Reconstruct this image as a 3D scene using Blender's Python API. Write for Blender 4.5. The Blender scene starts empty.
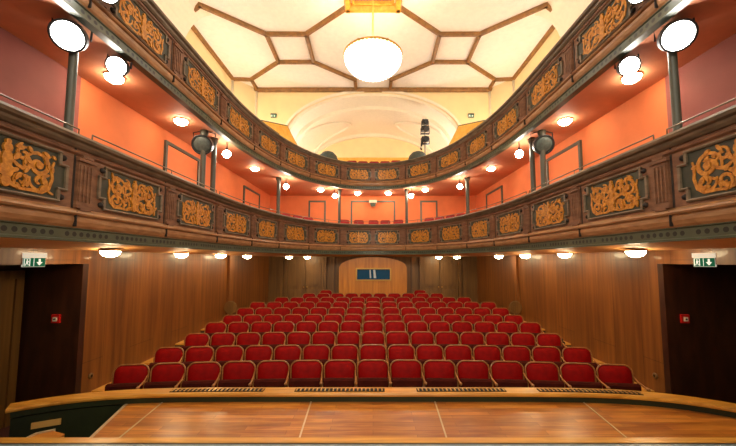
import bpy, math, random
from mathutils import Vector, Matrix
random.seed(7)
scn = bpy.context.scene
COL = scn.collection
EYE = 2.43                      # eye height above the stalls floor; the scene is written relative to the eye, then lifted
PI = math.pi

# ------------------------------------------------------------------ materials
def new_mat(name):
    m = bpy.data.materials.new(name); m.use_nodes = True
    nt = m.node_tree; b = nt.nodes['Principled BSDF']
    return m, nt, b

def srgb(r, g, b):
    f = lambda c: (c/255/12.92) if c/255 <= .04045 else ((c/255+.055)/1.055)**2.4
    return (f(r), f(g), f(b), 1)

def plain(name, col, rough=.5, metal=0, noise=.12, nscale=6, coat=0, sheen=0, spec=.5):
    m, nt, b = new_mat(name)
    tc = nt.nodes.new('ShaderNodeTexCoord'); n = nt.nodes.new('ShaderNodeTexNoise')
    n.inputs['Scale'].default_value = nscale; n.inputs['Detail'].default_value = 4
    nt.links.new(tc.outputs['Object'], n.inputs['Vector'])
    r = nt.nodes.new('ShaderNodeValToRGB')
    r.color_ramp.elements[0].position = .3; r.color_ramp.elements[1].position = .7
    r.color_ramp.elements[0].color = tuple(c*(1-noise) for c in col[:3])+(1,)
    r.color_ramp.elements[1].color = tuple(min(1, c*(1+noise)) for c in col[:3])+(1,)
    nt.links.new(n.outputs['Fac'], r.inputs['Fac']); nt.links.new(r.outputs['Color'], b.inputs['Base Color'])
    b.inputs['Roughness'].default_value = rough; b.inputs['Metallic'].default_value = metal
    b.inputs['Coat Weight'].default_value = coat; b.inputs['Sheen Weight'].default_value = sheen
    b.inputs['Specular IOR Level'].default_value = spec
    return m

def wood(name, c1, c2, rough=.4, scale=(9, 9, .6), coat=0, board=None):
    m, nt, b = new_mat(name)
    tc = nt.nodes.new('ShaderNodeTexCoord'); mp = nt.nodes.new('ShaderNodeMapping')
    mp.inputs['Scale'].default_value = scale
    nt.links.new(tc.outputs['Object'], mp.inputs['Vector'])
    n = nt.nodes.new('ShaderNodeTexNoise'); n.inputs['Scale'].default_value = 1.6; n.inputs['Detail'].default_value = 7
    n.inputs['Distortion'].default_value = .6
    nt.links.new(mp.outputs['Vector'], n.inputs['Vector'])
    r = nt.nodes.new('ShaderNodeValToRGB')
    r.color_ramp.elements[0].position = .32; r.color_ramp.elements[1].position = .68
    r.color_ramp.elements[0].color = c1; r.color_ramp.elements[1].color = c2
    nt.links.new(n.outputs['Fac'], r.inputs['Fac'])
    out = r.outputs['Color']
    if board:
        br = nt.nodes.new('ShaderNodeTexBrick'); mp2 = nt.nodes.new('ShaderNodeMapping')
        mp2.inputs['Rotation'].default_value = board[1]
        nt.links.new(tc.outputs['Object'], mp2.inputs['Vector']); nt.links.new(mp2.outputs['Vector'], br.inputs['Vector'])
        br.inputs['Scale'].default_value = 1; br.inputs['Brick Width'].default_value = board[0][0]; br.inputs['Row Height'].default_value = board[0][1]
        br.inputs['Mortar Size'].default_value = board[2]; br.inputs['Color1'].default_value = board[3]; br.inputs['Color2'].default_value = board[4]
        br.inputs['Mortar'].default_value = (.4, .35, .3, 1)
        mx = nt.nodes.new('ShaderNodeMix'); mx.data_type = 'RGBA'; mx.blend_type = 'MULTIPLY'; mx.inputs['Factor'].default_value = 1
        nt.links.new(out, mx.inputs['A']); nt.links.new(br.outputs['Color'], mx.inputs['B']); out = mx.outputs['Result']
    nt.links.new(out, b.inputs['Base Color'])
    b.inputs['Roughness'].default_value = rough; b.inputs['Coat Weight'].default_value = coat
    return m

def glow(name, col, strength):
    m, nt, b = new_mat(name)
    b.inputs['Base Color'].default_value = col
    b.inputs['Emission Color'].default_value = col; b.inputs['Emission Strength'].default_value = strength
    return m

M = {}
M['wall_wood'] = wood('wall_wood', srgb(104, 56, 16), srgb(140, 84, 28), .45, (7, 7, .35), .1, board=((3.2, .62), (0, PI/2, 0), .004, (1, 1, 1, 1), (.86, .84, .8, 1)))
M['back_wood'] = wood('back_wood', srgb(92, 62, 24), srgb(122, 84, 36), .45, (7, 7, .35))
M['booth_wood'] = wood('booth_wood', srgb(176, 104, 20), srgb(205, 128, 34), .4, (7, 7, .5))
M['dark_wood'] = wood('dark_wood', srgb(44, 20, 10), srgb(66, 33, 17), .4, (5, 5, 1.2))
M['fascia_wood'] = wood('fascia_wood', srgb(98, 62, 40), srgb(132, 90, 62), .6, (3, 3, 9), 0)
M['band_wood'] = wood('band_wood', srgb(136, 94, 58), srgb(172, 126, 84), .42, (3, 3, 9), .2)
M['rail_wood'] = wood('rail_wood', srgb(92, 78, 60), srgb(126, 108, 86), .42, (3, 3, 9), .2)
M['cap_wood'] = wood('cap_wood', srgb(184, 122, 40), srgb(222, 160, 66), .3, (1, 9, 9), .4)
M['rim_wood'] = wood('rim_wood', srgb(140, 86, 40), srgb(178, 118, 62), .35, (9, 9, 9), .2)
M['frieze'] = plain('frieze_green', srgb(72, 78, 58), .45)
nt = M['frieze'].node_tree; b = nt.nodes['Principled BSDF']
uvn = nt.nodes.new('ShaderNodeUVMap'); sx = nt.nodes.new('ShaderNodeSeparateXYZ'); nt.links.new(uvn.outputs['UV'], sx.inputs['Vector'])
def mth(op, a, b_=None):
    n = nt.nodes.new('ShaderNodeMath'); n.operation = op
    for i, q in enumerate((a, b_)):
        if q is None: continue
        if isinstance(q, (int, float)): n.inputs[i].default_value = q
        else: nt.links.new(q, n.inputs[i])
    return n.outputs[0]
fu = mth('MULTIPLY', mth('SUBTRACT', mth('FRACT', mth('MULTIPLY', sx.outputs['X'], 1/.088)), .5), .088)
fv = mth('MULTIPLY', mth('SUBTRACT', sx.outputs['Y'], .5), .09)
dist = mth('SQRT', mth('ADD', mth('MULTIPLY', fu, fu), mth('MULTIPLY', fv, fv)))
grp = mth('LESS_THAN', mth('FRACT', mth('MULTIPLY', sx.outputs['X'], 1/.704)), .875)
hol = mth('MULTIPLY', mth('LESS_THAN', dist, .027), grp)
mxh = nt.nodes.new('ShaderNodeMix'); mxh.data_type = 'RGBA'; nt.links.new(hol, mxh.inputs['Factor'])
src = b.inputs['Base Color'].links[0].from_socket
nt.links.new(src, mxh.inputs['A']); mxh.inputs['B'].default_value = srgb(20, 20, 16); nt.links.new(mxh.outputs['Result'], b.inputs['Base Color'])
M['hole'] = plain('hole_black', srgb(14, 14, 12), .8)
M['groove'] = plain('groove_black', srgb(30, 20, 14), .7)
M['field'] = plain('panel_green', srgb(54, 56, 42), .55, noise=.3)
M['gold'] = wood('gilding', srgb(158, 96, 20), srgb(214, 146, 48), .45, (14, 14, 14))
M['gold'].node_tree.nodes['Principled BSDF'].inputs['Metallic'].default_value = .15
M['brass'] = plain('brass', srgb(196, 150, 72), .3, .7)
M['velvet'] = plain('red_velvet', srgb(128, 4, 3), .7, noise=.22, nscale=9, sheen=.0, spec=.1)
M['underside'] = wood('seat_underside', srgb(58, 15, 8), srgb(78, 24, 12), .8, (4, 8, 8))
M['underside'].node_tree.nodes['Principled BSDF'].inputs['Specular IOR Level'].default_value = .1
M['red_cloth'] = plain('red_cloth', srgb(150, 24, 24), .8)
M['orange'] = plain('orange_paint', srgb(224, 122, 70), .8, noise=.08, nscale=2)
M['mauve'] = plain('mauve_wall', srgb(150, 84, 78), .75, noise=.12, nscale=2)  # gallery wall section nearest the stage, mauve next to the orange
M['cream'] = plain('cream_paint', srgb(240, 220, 168), .8, noise=.04, nscale=3)
M['white'] = plain('white_plaster', srgb(238, 228, 204), .8, noise=.03, nscale=10)
M['ceil'] = plain('ceiling_paint', srgb(244, 238, 226), .8, noise=.04, nscale=9)
M['ochre'] = wood('ochre_board', srgb(244, 176, 60), srgb(252, 200, 92), .45, (4, 4, 4))
M['rib'] = wood('rib_wood', srgb(118, 82, 38), srgb(150, 108, 54), .5, (5, 5, 5))
M['ring'] = wood('ring_wood', srgb(200, 140, 44), srgb(230, 172, 70), .4, (5, 5, 5))
M['soffit'] = plain('soffit_paint', srgb(226, 158, 88), .7, noise=.05)
M['soffit_dark'] = plain('soffit_paint_red', srgb(206, 136, 98), .7, noise=.05)
M['carpet'] = plain('carpet', srgb(74, 34, 22), .9, noise=.2, nscale=40)
M['black'] = plain('black_metal', srgb(28, 28, 30), .45)
M['grey'] = plain('grey_metal', srgb(120, 122, 120), .4, .5)
M['slate'] = plain('slate_cover', srgb(60, 70, 66), .6, noise=.4, nscale=18)
M['column'] = plain('column_paint', srgb(74, 74, 62), .45)
M['pit_green'] = plain('pit_green', srgb(36, 42, 18), .5, noise=.3, nscale=3)
M['plate'] = plain('plate_cream', srgb(226, 176, 96), .5, noise=.05)
M['parquet'] = wood('parquet', srgb(168, 96, 34), srgb(214, 144, 60), .30, (1.2, 10, 10), 0,
                    board=((.9, .085), (0, 0, 0), .0022, (1, .97, .92, 1), (.62, .52, .44, 1)))
M['stage'] = plain('stage_grey', srgb(128, 146, 152), .35, noise=.1)
M['stage_dark'] = plain('stage_edge_blue', srgb(14, 40, 56), .4)
M['steel'] = plain('strip_steel', srgb(206, 186, 150), .3, .4)
M['sign_green'] = glow('sign_green', srgb(6, 104, 70), .3)
M['sign_white'] = glow('sign_white', srgb(240, 240, 226), .5)
M['sign_box'] = plain('sign_box', srgb(236, 226, 200), .5)
M['sign_case_glow'] = glow('sign_case_glow', srgb(236, 226, 204), .4)  # slight emission stands in for light falling on the white housing
M['alarm'] = plain('alarm_red', srgb(190, 22, 18), .4)
M['teal'] = glow('booth_glass', srgb(18, 66, 96), .06); M['teal'].node_tree.nodes['Principled BSDF'].inputs['Roughness'].default_value = .1
M['pale'] = plain('pale_grey', srgb(190, 200, 204), .6)
M['lamp'] = glow('lamp_glow', (1, .78, .44, 1), 46)
M['lamp_up'] = glow('lamp_glow_gallery', (1, .84, .60, 1), 44)
M['bulb'] = glow('bulb_glow', (1, .88, .70, 1), 60)
M['lens'] = glow('lens_glow', (1, .95, .86, 1), 40)
M['crystal'] = glow('crystal_glow', (1, .94, .84, 1), 12)
M['crystal_b'] = glow('crystal_bead', (1, .94, .84, 1), 2.2)
M['uplight'] = glow('uplight_glow', (1, .86, .62, 1), 42)

# ------------------------------------------------------------------ mesh builder
class MB:
    def __init__(s): s.v = []; s.f = []; s.m = []; s.sm = []
    def face(s, idx, mi=0, smooth=False): s.f.append(idx); s.m.append(mi); s.sm.append(smooth)
    def quad(s, a, b, c, d, mi=0):
        n = len(s.v); s.v += [tuple(a), tuple(b), tuple(c), tuple(d)]; s.face((n, n+1, n+2, n+3), mi)
    def box(s, x0, x1, y0, y1, z0, z1, mi=0):
        n = len(s.v)
        s.v += [(x, y, z) for z in (z0, z1) for x, y in ((x0, y0), (x1, y0), (x1, y1), (x0, y1))]
        for q in ((0, 3, 2, 1), (4, 5, 6, 7), (0, 1, 5, 4), (1, 2, 6, 5), (2, 3, 7, 6), (3, 0, 4, 7)):
            s.face(tuple(n+i for i in q), mi)
    def loft(s, rings, mi=0, close=True, caps=True, smooth=False):
        n = len(s.v); k = len(rings[0])
        for r in rings: s.v += [tuple(p) for p in r]
        for i in range(len(rings)-1):
            for j in range(k if close else k-1):
                a = n+i*k+j; b = n+i*k+(j+1) % k
                s.face((a, b, b+k, a+k), mi, smooth)
        if caps and close:
            s.face(tuple(n+j for j in reversed(range(k))), mi)
            s.face(tuple(n+(len(rings)-1)*k+j for j in range(k)), mi)
    def tube(s, pts, r, seg=8, mi=0, caps=True):
        pts = [Vector(p) for p in pts]; rings = []
        up = Vector((0, 0, 1))
        for i, p in enumerate(pts):
            t = (pts[min(i+1, len(pts)-1)]-pts[max(i-1, 0)]).normalized()
            a = t.cross(up)
            if a.length < .05: a = t.cross(Vector((1, 0, 0)))
            a.normalize(); b = a.cross(t)
            rr = r[i] if isinstance(r, (list, tuple)) else r
            rings.append([p+a*math.cos(2*PI*j/seg)*rr+b*math.sin(2*PI*j/seg)*rr for j in range(seg)])
        s.loft(rings, mi, True, caps, True)
    def lathe(s, prof, c=(0, 0, 0), axis=None, seg=20, mi=0, smooth=True, caps=True):
        # prof: (radius, height) along the axis (default +Z)
        q = Vector((0, 0, 1)).rotation_difference(Vector(axis).normalized()).to_matrix() if axis else Matrix.Identity(3)
        c = Vector(c)
        rings = [[c+q @ Vector((r*math.cos(2*PI*j/seg), r*math.sin(2*PI*j/seg), h)) for j in range(seg)] for r, h in prof]
        s.loft(rings, mi, True, caps, smooth)
    def poly_prism(s, pts, d, mi=0):     # pts: 3D polygon, d: extrusion vector
        n = len(s.v); k = len(pts); d = Vector(d)
        s.v += [tuple(p) for p in pts]+[tuple(Vector(p)+d) for p in pts]
        s.face(tuple(range(n, n+k)), mi); s.face(tuple(reversed(range(n+k, n+2*k))), mi)
        for j in range(k): s.face((n+j, n+k+j, n+k+(j+1) % k, n+(j+1) % k), mi)

def wloc(o):
    l = Vector((0, 0, 0))
    while o is not None: l += o.location; o = o.parent
    return l

def obj(name, mb, mats, parent=None, kind=None, loc=None):
    me = bpy.data.meshes.new(name)
    off = wloc(parent) if parent else (Vector(loc) if loc else Vector((0, 0, 0)))
    me.from_pydata([tuple(Vector(p)-off) for p in mb.v], [], mb.f)
    if not isinstance(mats, (list, tuple)): mats = [mats]
    for m in mats: me.materials.append(M[m] if isinstance(m, str) else m)
    for p, mi, sm in zip(me.polygons, mb.m, mb.sm): p.material_index = mi; p.use_smooth = sm
    import bmesh
    bm = bmesh.new(); bm.from_mesh(me); bmesh.ops.recalc_face_normals(bm, faces=bm.faces); bm.to_mesh(me); bm.free()
    o = bpy.data.objects.new(name, me); COL.objects.link(o)
    if parent: o.parent = parent
    elif loc: o.location = loc
    if kind: o['kind'] = kind
    return o

def tag(o, label, cat, group=None, kind=None):
    o['label'] = label; o['category'] = cat
    if group: o['group'] = group
    if kind: o['kind'] = kind
    return o

def thing(name, label, cat, loc, group=None):
    o = bpy.data.objects.new(name, None); COL.objects.link(o); o.location = loc; o.empty_display_size = .1
    return tag(o, label, cat, group)

def dup(root, loc, rz=0, label=None, group=None):
    r = root.copy(); COL.objects.link(r); r.location = loc; r.rotation_euler = (0, 0, rz)
    if label: r['label'] = label
    if group: r['group'] = group
    for ch in list(root.children):
        c = ch.copy(); COL.objects.link(c); c.parent = r
        for g in list(ch.children):
            d = g.copy(); COL.objects.link(d); d.parent = c
    return r

ORD = 'first second third fourth fifth sixth seventh eighth ninth tenth eleventh twelfth thirteenth fourteenth fifteenth sixteenth'.split()
SIDE = {-1: 'left', 1: 'right'}

# ------------------------------------------------------------------ horseshoe plan of the balconies
A, Y0, B, NP, YS = 3.35, 6.5, 6.3, 2.2, .6
pl = [(-A, YS+(Y0-YS)*i/40) for i in range(40)]
K = 400
for i in range(K+1):
    a = PI-PI*i/K
    c, s_ = math.cos(a), math.sin(a)
    pl.append((A*math.copysign(abs(c)**(2/NP), c), Y0+B*abs(s_)**(2/NP)))
pl += [(A, Y0-(Y0-YS)*(i+1)/40) for i in range(40)]
cum = [0]
for p, q in zip(pl, pl[1:]): cum.append(cum[-1]+math.dist(p, q))
S0 = cum[-1]/2; SMAX = S0
def at(s):
    t = min(max(s+S0, 0), cum[-1])
    lo, hi = 0, len(cum)-1
    while hi-lo > 1:
        m = (lo+hi)//2
        if cum[m] <= t: lo = m
        else: hi = m
    k = (t-cum[lo])/max(cum[hi]-cum[lo], 1e-9)
    p = Vector((pl[lo][0]+(pl[hi][0]-pl[lo][0])*k, pl[lo][1]+(pl[hi][1]-pl[lo][1])*k))
    return p
def frame(s):
    e = .06
    t = (at(s+e)-at(s-e)).normalized()
    return at(s), Vector((t.y, -t.x))
def P(s, z, off=0):
    p, n = frame(s); p = p+n*off
    return Vector((p.x, p.y, z))
def s_at_y(y):               # right side: arclength where the plan passes depth y
    lo, hi = 0, SMAX
    for _ in range(50):
        m = (lo+hi)/2
        if at(m).y > y: lo = m
        else: hi = m
    return lo
def s_ratio(ratio, off=0):   # arclength where the offset curve is seen under x/y = ratio
    sg = 1 if ratio >= 0 else -1
    lo, hi = 0, s_at_y(1.0)
    for _ in range(50):
        m = (lo+hi)/2; q = P(m, 0, off)
        if q.x/q.y < abs(ratio): lo = m
        else: hi = m
    return lo*sg
def srange(a, b, step=.12):
    n = max(1, int(math.ceil((b-a)/step)))
    return [a+(b-a)*i/n for i in range(n+1)]
def sweep(mb, prof, a, b, step=.12, mi=0, smooth=False):
    mb.loft([[P(s, z, off) for off, z in prof] for s in srange(a, b, step)], mi, True, True, smooth)
def strip_poly(mb, pts, s_c, z_c, off0, off1, mi=0):    # a polygon in (along, up) laid on the plan curve, with thickness
    n = len(mb.v); k = len(pts)
    mb.v += [tuple(P(s_c+u, z_c+v, off1)) for u, v in pts]+[tuple(P(s_c+u, z_c+v, off0)) for u, v in pts]
    mb.face(tuple(range(n, n+k)), mi)
    for j in range(k): mb.face((n+j, n+(j+1) % k, n+k+(j+1) % k, n+k+j), mi)

# ------------------------------------------------------------------ gilded arabesque strokes, in panel units: x -1..1, y -.5...5
def spiral(cx, cy, r0, turns, a0, dirn, n=22):
    return [(cx+r0*(1-.86*i/n)*math.cos(a0+dirn*2*PI*turns*i/n), cy+r0*(1-.86*i/n)*math.sin(a0+dirn*2*PI*turns*i/n)) for i in range(n+1)]
def ornament_strokes(variant):
    st, blobs = [], []
    rnd = random.Random(100+variant % 4)
    for sg in (-1, 1):
        f = lambda L: [(sg*x, y) for x, y in L]
        st.append((f(spiral(.62, .12, .30, 1.5, PI*1.1, -1)), .062))
        st.append((f(spiral(.66, -.22, .22, 1.3, PI*.9, 1)), .055))
        st.append((f(spiral(.30, -.26, .17, 1.2, PI*1.5, -1, 16)), .05))
        st.append((f(spiral(.31, .27, .15, 1.2, PI*.4, 1, 16)), .05))
        st.append((f([(.08, -.40), (.25, -.44), (.5, -.42), (.72, -.43), (.86, -.33), (.93, -.1), (.9, .12), (.95, .28)]), .05))
        st.append((f([(.1, .1), (.2, .02), (.3, -.02), (.42, .02), (.45, .16), (.38, .26)]), .055))
        for k in range(24):
            a = rnd.uniform(0, PI); x = rnd.uniform(.2, .95); y = rnd.uniform(-.42, .42)
            blobs.append((sg*x, y, rnd.uniform(.05, .10), rnd.uniform(.025, .04), sg*a))
        blobs.append((sg*.62, .12, .08, .08, 0)); blobs.append((sg*.17, .18, .10, .05, sg*.9)); blobs.append((sg*.14, -.1, .09, .045, sg*.5))
        blobs.append((sg*.1, -.38, .12, .045, -sg*.4))
    blobs += [(0, .3, .085, .10, 0), (0, .08, .10, .18, 0), (0, -.14, .13, .15, 0), (0, -.33, .09, .13, 0), (0, .42, .05, .05, 0)]
    return st, blobs
def ornament(mb, s_c, z_c, hw, hh, variant):
    st, blobs = ornament_strokes(variant)
    sx, sy = hw*.93, hh*2*.92
    lvl = 0
    for pts, w in st:
        lvl += 1; off = .010+.0004*lvl
        L, R = [], []
        q = [Vector((x*sx, y*sy)) for x, y in pts]; w2 = w*hh*1.35
        for i in range(len(q)):
            t = (q[min(i+1, len(q)-1)]-q[max(i-1, 0)]).normalized(); nn = Vector((-t.y, t.x))
            k = w2*(.45+.55*math.sin(PI*min(1, (i+.6)/len(q))))
            L.append(q[i]+nn*k); R.append(q[i]-nn*k)
        for p_ in L+R: p_.x = max(-hw*.97, min(hw*.97, p_.x)); p_.y = max(-hh*.94, min(hh*.94, p_.y))
        n = len(mb.v)
        for i in range(len(q)):
            mb.v += [tuple(P(s_c+L[i].x, z_c+L[i].y, off)), tuple(P(s_c+R[i].x, z_c+R[i].y, off)), tuple(P(s_c+L[i].x, z_c+L[i].y, .004)), tuple(P(s_c+R[i].x, z_c+R[i].y, .004))]
        for i in range(len(q)-1):
            a = n+4*i; b = a+4
            mb.face((a, a+1, b+1, b)); mb.face((a, b, b+2, a+2)); mb.face((a+1, a+3, b+3, b+1))
    for x, y, ra, rb, an in blobs:
        lvl += 1; off = .009+.00025*lvl
        pts = []
        for j in range(10):
            u, v = ra*math.cos(2*PI*j/10), rb*math.sin(2*PI*j/10)
            pts.append(((x+u*math.cos(an)-v*math.sin(an))*sx, (y+(u*math.sin(an)+v*math.cos(an)))*sy))
        strip_poly(mb, [(max(-hw*.98, min(hw*.98, p)), max(-hh*.96, min(hh*.96, q))) for p, q in pts], s_c, z_c, .004, off)

# ------------------------------------------------------------------ balconies
SEAM_Y = [12.45, 11.4, 9.96, 8.55, 6.9, 5.2, 3.6, 2.0]
SEAMS = [0]+[s_at_y(y) for y in SEAM_Y]          # from the middle outward
def balcony(label, zmap, wallx, wally, slab_z, soffit_mat, variant0, lip=0):
    root = thing('balcony', label, 'balcony', (0, wally-.4, slab_z[0]))
    z = zmap
    smx = SMAX-.02
    mb = MB(); sweep(mb, [(-.16, z(1.27)), (.02, z(1.26)), (.05, z(1.29)), (.06, z(1.315)), (.10, z(1.33)), (.115, z(1.36)), (.10, z(1.39)), (.07, z(1.40)), (-.14, z(1.40)), (-.16, z(1.38))], -smx, smx)
    obj('top_rail', mb, 'rail_wood', root)
    mb = MB(); sweep(mb, [(-.10, z(.50)), (0, z(.50)), (0, z(1.18)), (.025, z(1.20)), (.03, z(1.225)), (0, z(1.24)), (0, z(1.27)), (-.10, z(1.27))], -smx, smx)
    obj('fascia', mb, 'fascia_wood', root)
    mb = MB(); sweep(mb, [(-.10, z(.36)), (.012, z(.36)), (.03, z(.385)), (.045, z(.43)), (.045, z(.47)), (.035, z(.49)), (.065, z(.50)), (.075, z(.52)), (.06, z(.545)), (.03, z(.555)), (0, z(.58)), (-.10, z(.58))], -smx, smx)
    obj('cornice_band', mb, 'band_wood', root)
    FP = [(-.10, z(.21)), (.01, z(.21)), (.01, z(.23)), (-.005, z(.24)), (-.005, z(.34)), (.01, z(.35)), (.01, z(.365)), (-.10, z(.365))]
    mb = MB(); sweep(mb, FP, -smx, smx)
    fr = obj('frieze', mb, 'frieze', root)
    uv = fr.data.uv_layers.new(name='UVMap'); ss = srange(-smx, smx); kk = len(FP)
    for lp in fr.data.loops:
        vi = lp.vertex_index; uv.data[lp.index].uv = (ss[vi//kk]+20, (FP[vi % kk][1]-z(.245))/(z(.335)-z(.245)) if vi % kk in (3, 4) else -9)
    # floor slab out to the walls
    mb = MB(); rings = []
    for s in srange(-smx, smx, .1):
        p = P(s, 0, -.03)
        if p.y <= Y0: q = Vector((math.copysign(wallx, p.x), p.y, 0))
        else:
            d = Vector((p.x, p.y-Y0)); k = 1e9
            if abs(d.x) > 1e-6: k = min(k, wallx/abs(d.x))
            if d.y > 1e-6: k = min(k, (wally-Y0)/d.y)
            q = Vector((d.x*k, Y0+d.y*k, 0))
        r = p.copy(); r.z = 0; r = r+(q-p).normalized()*min(.7, (q-p).length*.7); rings.append([(p.x, p.y, slab_z[0]+lip), (r.x, r.y, slab_z[0]), (q.x, q.y, slab_z[0]), (q.x, q.y, slab_z[1]), (p.x, p.y, slab_z[1])])
    mb.loft(rings)
    obj('floor_slab', mb, soffit_mat, root)
    v = variant0
    for sg in (-1, 1):
        for bi, (a, b) in enumerate(zip(SEAMS, SEAMS[1:])):
            # seam groove on the outer end of the bay, pilaster on its centreward side
            L = b-a; pw = min(.2, L*.13)
            mb = MB(); strip_poly(mb, [(-.012, z(.34)-z(.8)), (.012, z(.34)-z(.8)), (.012, z(1.26)-z(.8)), (-.012, z(1.26)-z(.8))], sg*b, z(.8), 0, .004 if 1 else 0)
            n0 = len(mb.v)
            strip_poly(mb, [(-.006, z(.37)-z(.8)), (.006, z(.37)-z(.8)), (.006, z(.545)-z(.8)), (-.006, z(.545)-z(.8))], sg*b, z(.8), .03, .066)
            obj('seam', mb, 'groove', root)
            sc = sg*(b-.03-pw/2)
            mb = MB()
            zz = lambda q: z(q)-z(.86)
            strip_poly(mb, [(-pw/2, zz(.62)), (pw/2, zz(.62)), (pw/2, zz(1.12)), (-pw/2, zz(1.12))], sc, z(.86), 0, .022)
            for k in range(4):
                u = (-.36+.24*k)*pw
                strip_poly(mb, [(u-.05*pw, zz(.66)), (u+.05*pw, zz(.66)), (u+.05*pw, zz(1.08)), (u-.05*pw, zz(1.08))], sc, z(.86), .02, .034)
            for z0, z1, e in ((1.12, 1.155, .018), (.585, .62, .018), (1.16, 1.19, -.03), (.56, .585, -.03)):
                strip_poly(mb, [(-pw/2-e, zz(z0)), (pw/2+e, zz(z0)), (pw/2+e, zz(z1)), (-pw/2-e, zz(z1))], sc, z(.86), 0, .045)
            obj('pilaster', mb, 'fascia_wood', root)
            # panel
            p0, p1 = a+.10*L/1.6, b-.03-pw-.10*L/1.6
            s_c = sg*(p0+p1)/2; hw = (p1-p0)/2; ew = hw*.86; hh = (z(1.14)-z(.62))/2; zc = z(.885)
            eh = hh*.5
            out = [(-ew, -hh), (ew, -hh), (ew, -eh), (hw, -eh), (hw, eh), (ew, eh), (ew, hh), (-ew, hh), (-ew, eh), (-hw, eh), (-hw, -eh), (-ew, -eh)]
            mb = MB()
            # the field follows the curve: cut in vertical strips
            xs = sorted({-hw, -ew, ew, hw, *[ew*(-1+2*i/8) for i in range(9)]})
            for x0, x1 in zip(xs, xs[1:]):
                h_ = eh if x1 <= -ew+1e-6 or x0 >= ew-1e-6 else hh
                n = len(mb.v)
                mb.v += [tuple(P(s_c+u, zc+w, .004)) for u, w in ((x0, -h_), (x1, -h_), (x1, h_), (x0, h_))]; mb.face((n, n+1, n+2, n+3))
            pan = obj('painted_panel', mb, 'field', root)
            mb = MB(); th = .015
            for (x0, y0), (x1, y1) in zip(out, out[1:]+out[:1]):
                if abs(x1-x0) > abs(y1-y0):
                    xa, xb = min(x0, x1)-th, max(x0, x1)+th
                    mb.loft([[P(s_c+u, zc+y0+q, o) for o, q in ((0, -th), (.022, -th), (.032, 0), (.022, th), (0, th))] for u in srange(xa, xb, .12)])
                else: strip_poly(mb, [(x0-th, min(y0, y1)), (x0+th, min(y0, y1)), (x0+th, max(y0, y1)), (x0-th, max(y0, y1))], s_c, zc, 0, .026)
            obj('panel_frame', mb, 'rail_wood', pan)
            mb = MB(); ornament(mb, s_c, zc, ew, hh, v); v += 1
            obj('gilded_ornament', mb, 'gold', pan)
            for kx in (-1, 1):
                for ky in (-1, 1):
                    mb = MB(); c = P(s_c+kx*(hw*.93), zc+ky*hh*.82, 0); nrm = frame(s_c+kx*hw*.93)[1]
                    mb.lathe([(.034, 0), (.034, .012), (.022, .03), (.006, .036)], c, (nrm.x, nrm.y, 0), 8)
                    obj('corner_knob', mb, 'groove', pan)
    return root

zl = lambda q: q
zu = lambda q: 2.79+(q-.21)*(1.05/1.19)
balcony('lower horseshoe balcony of brown wood with gilded panels, just above the stalls', zl, 4.55, 14.3, (.15, .36), 'soffit', 0, .065)
balcony('upper horseshoe balcony of brown wood with gilded panels, under the cream ceiling', zu, 5.05, 16.1, (2.84, 2.96), 'soffit_dark', 2)

# ------------------------------------------------------------------ stalls: floor, walls, doors
def fz(y):
    return -2.43 if y < 6.2 else -2.43+.35*(min(y, 13.42)-6.2)/7.22
mb = MB(); ys = [2.6, 6.2, 7.5, 9, 10.5, 12, 13.42, 14.4]
for a, b in zip(ys, ys[1:]): mb.quad((-5.9, a, fz(a)), (5.9, a, fz(a)), (5.9, b, fz(b)), (-5.9, b, fz(b)))
mb.box(-5.9, 5.9, 2.6, 14.4, -2.7, -2.6)
obj('floor', mb, 'carpet', kind='structure')

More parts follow.
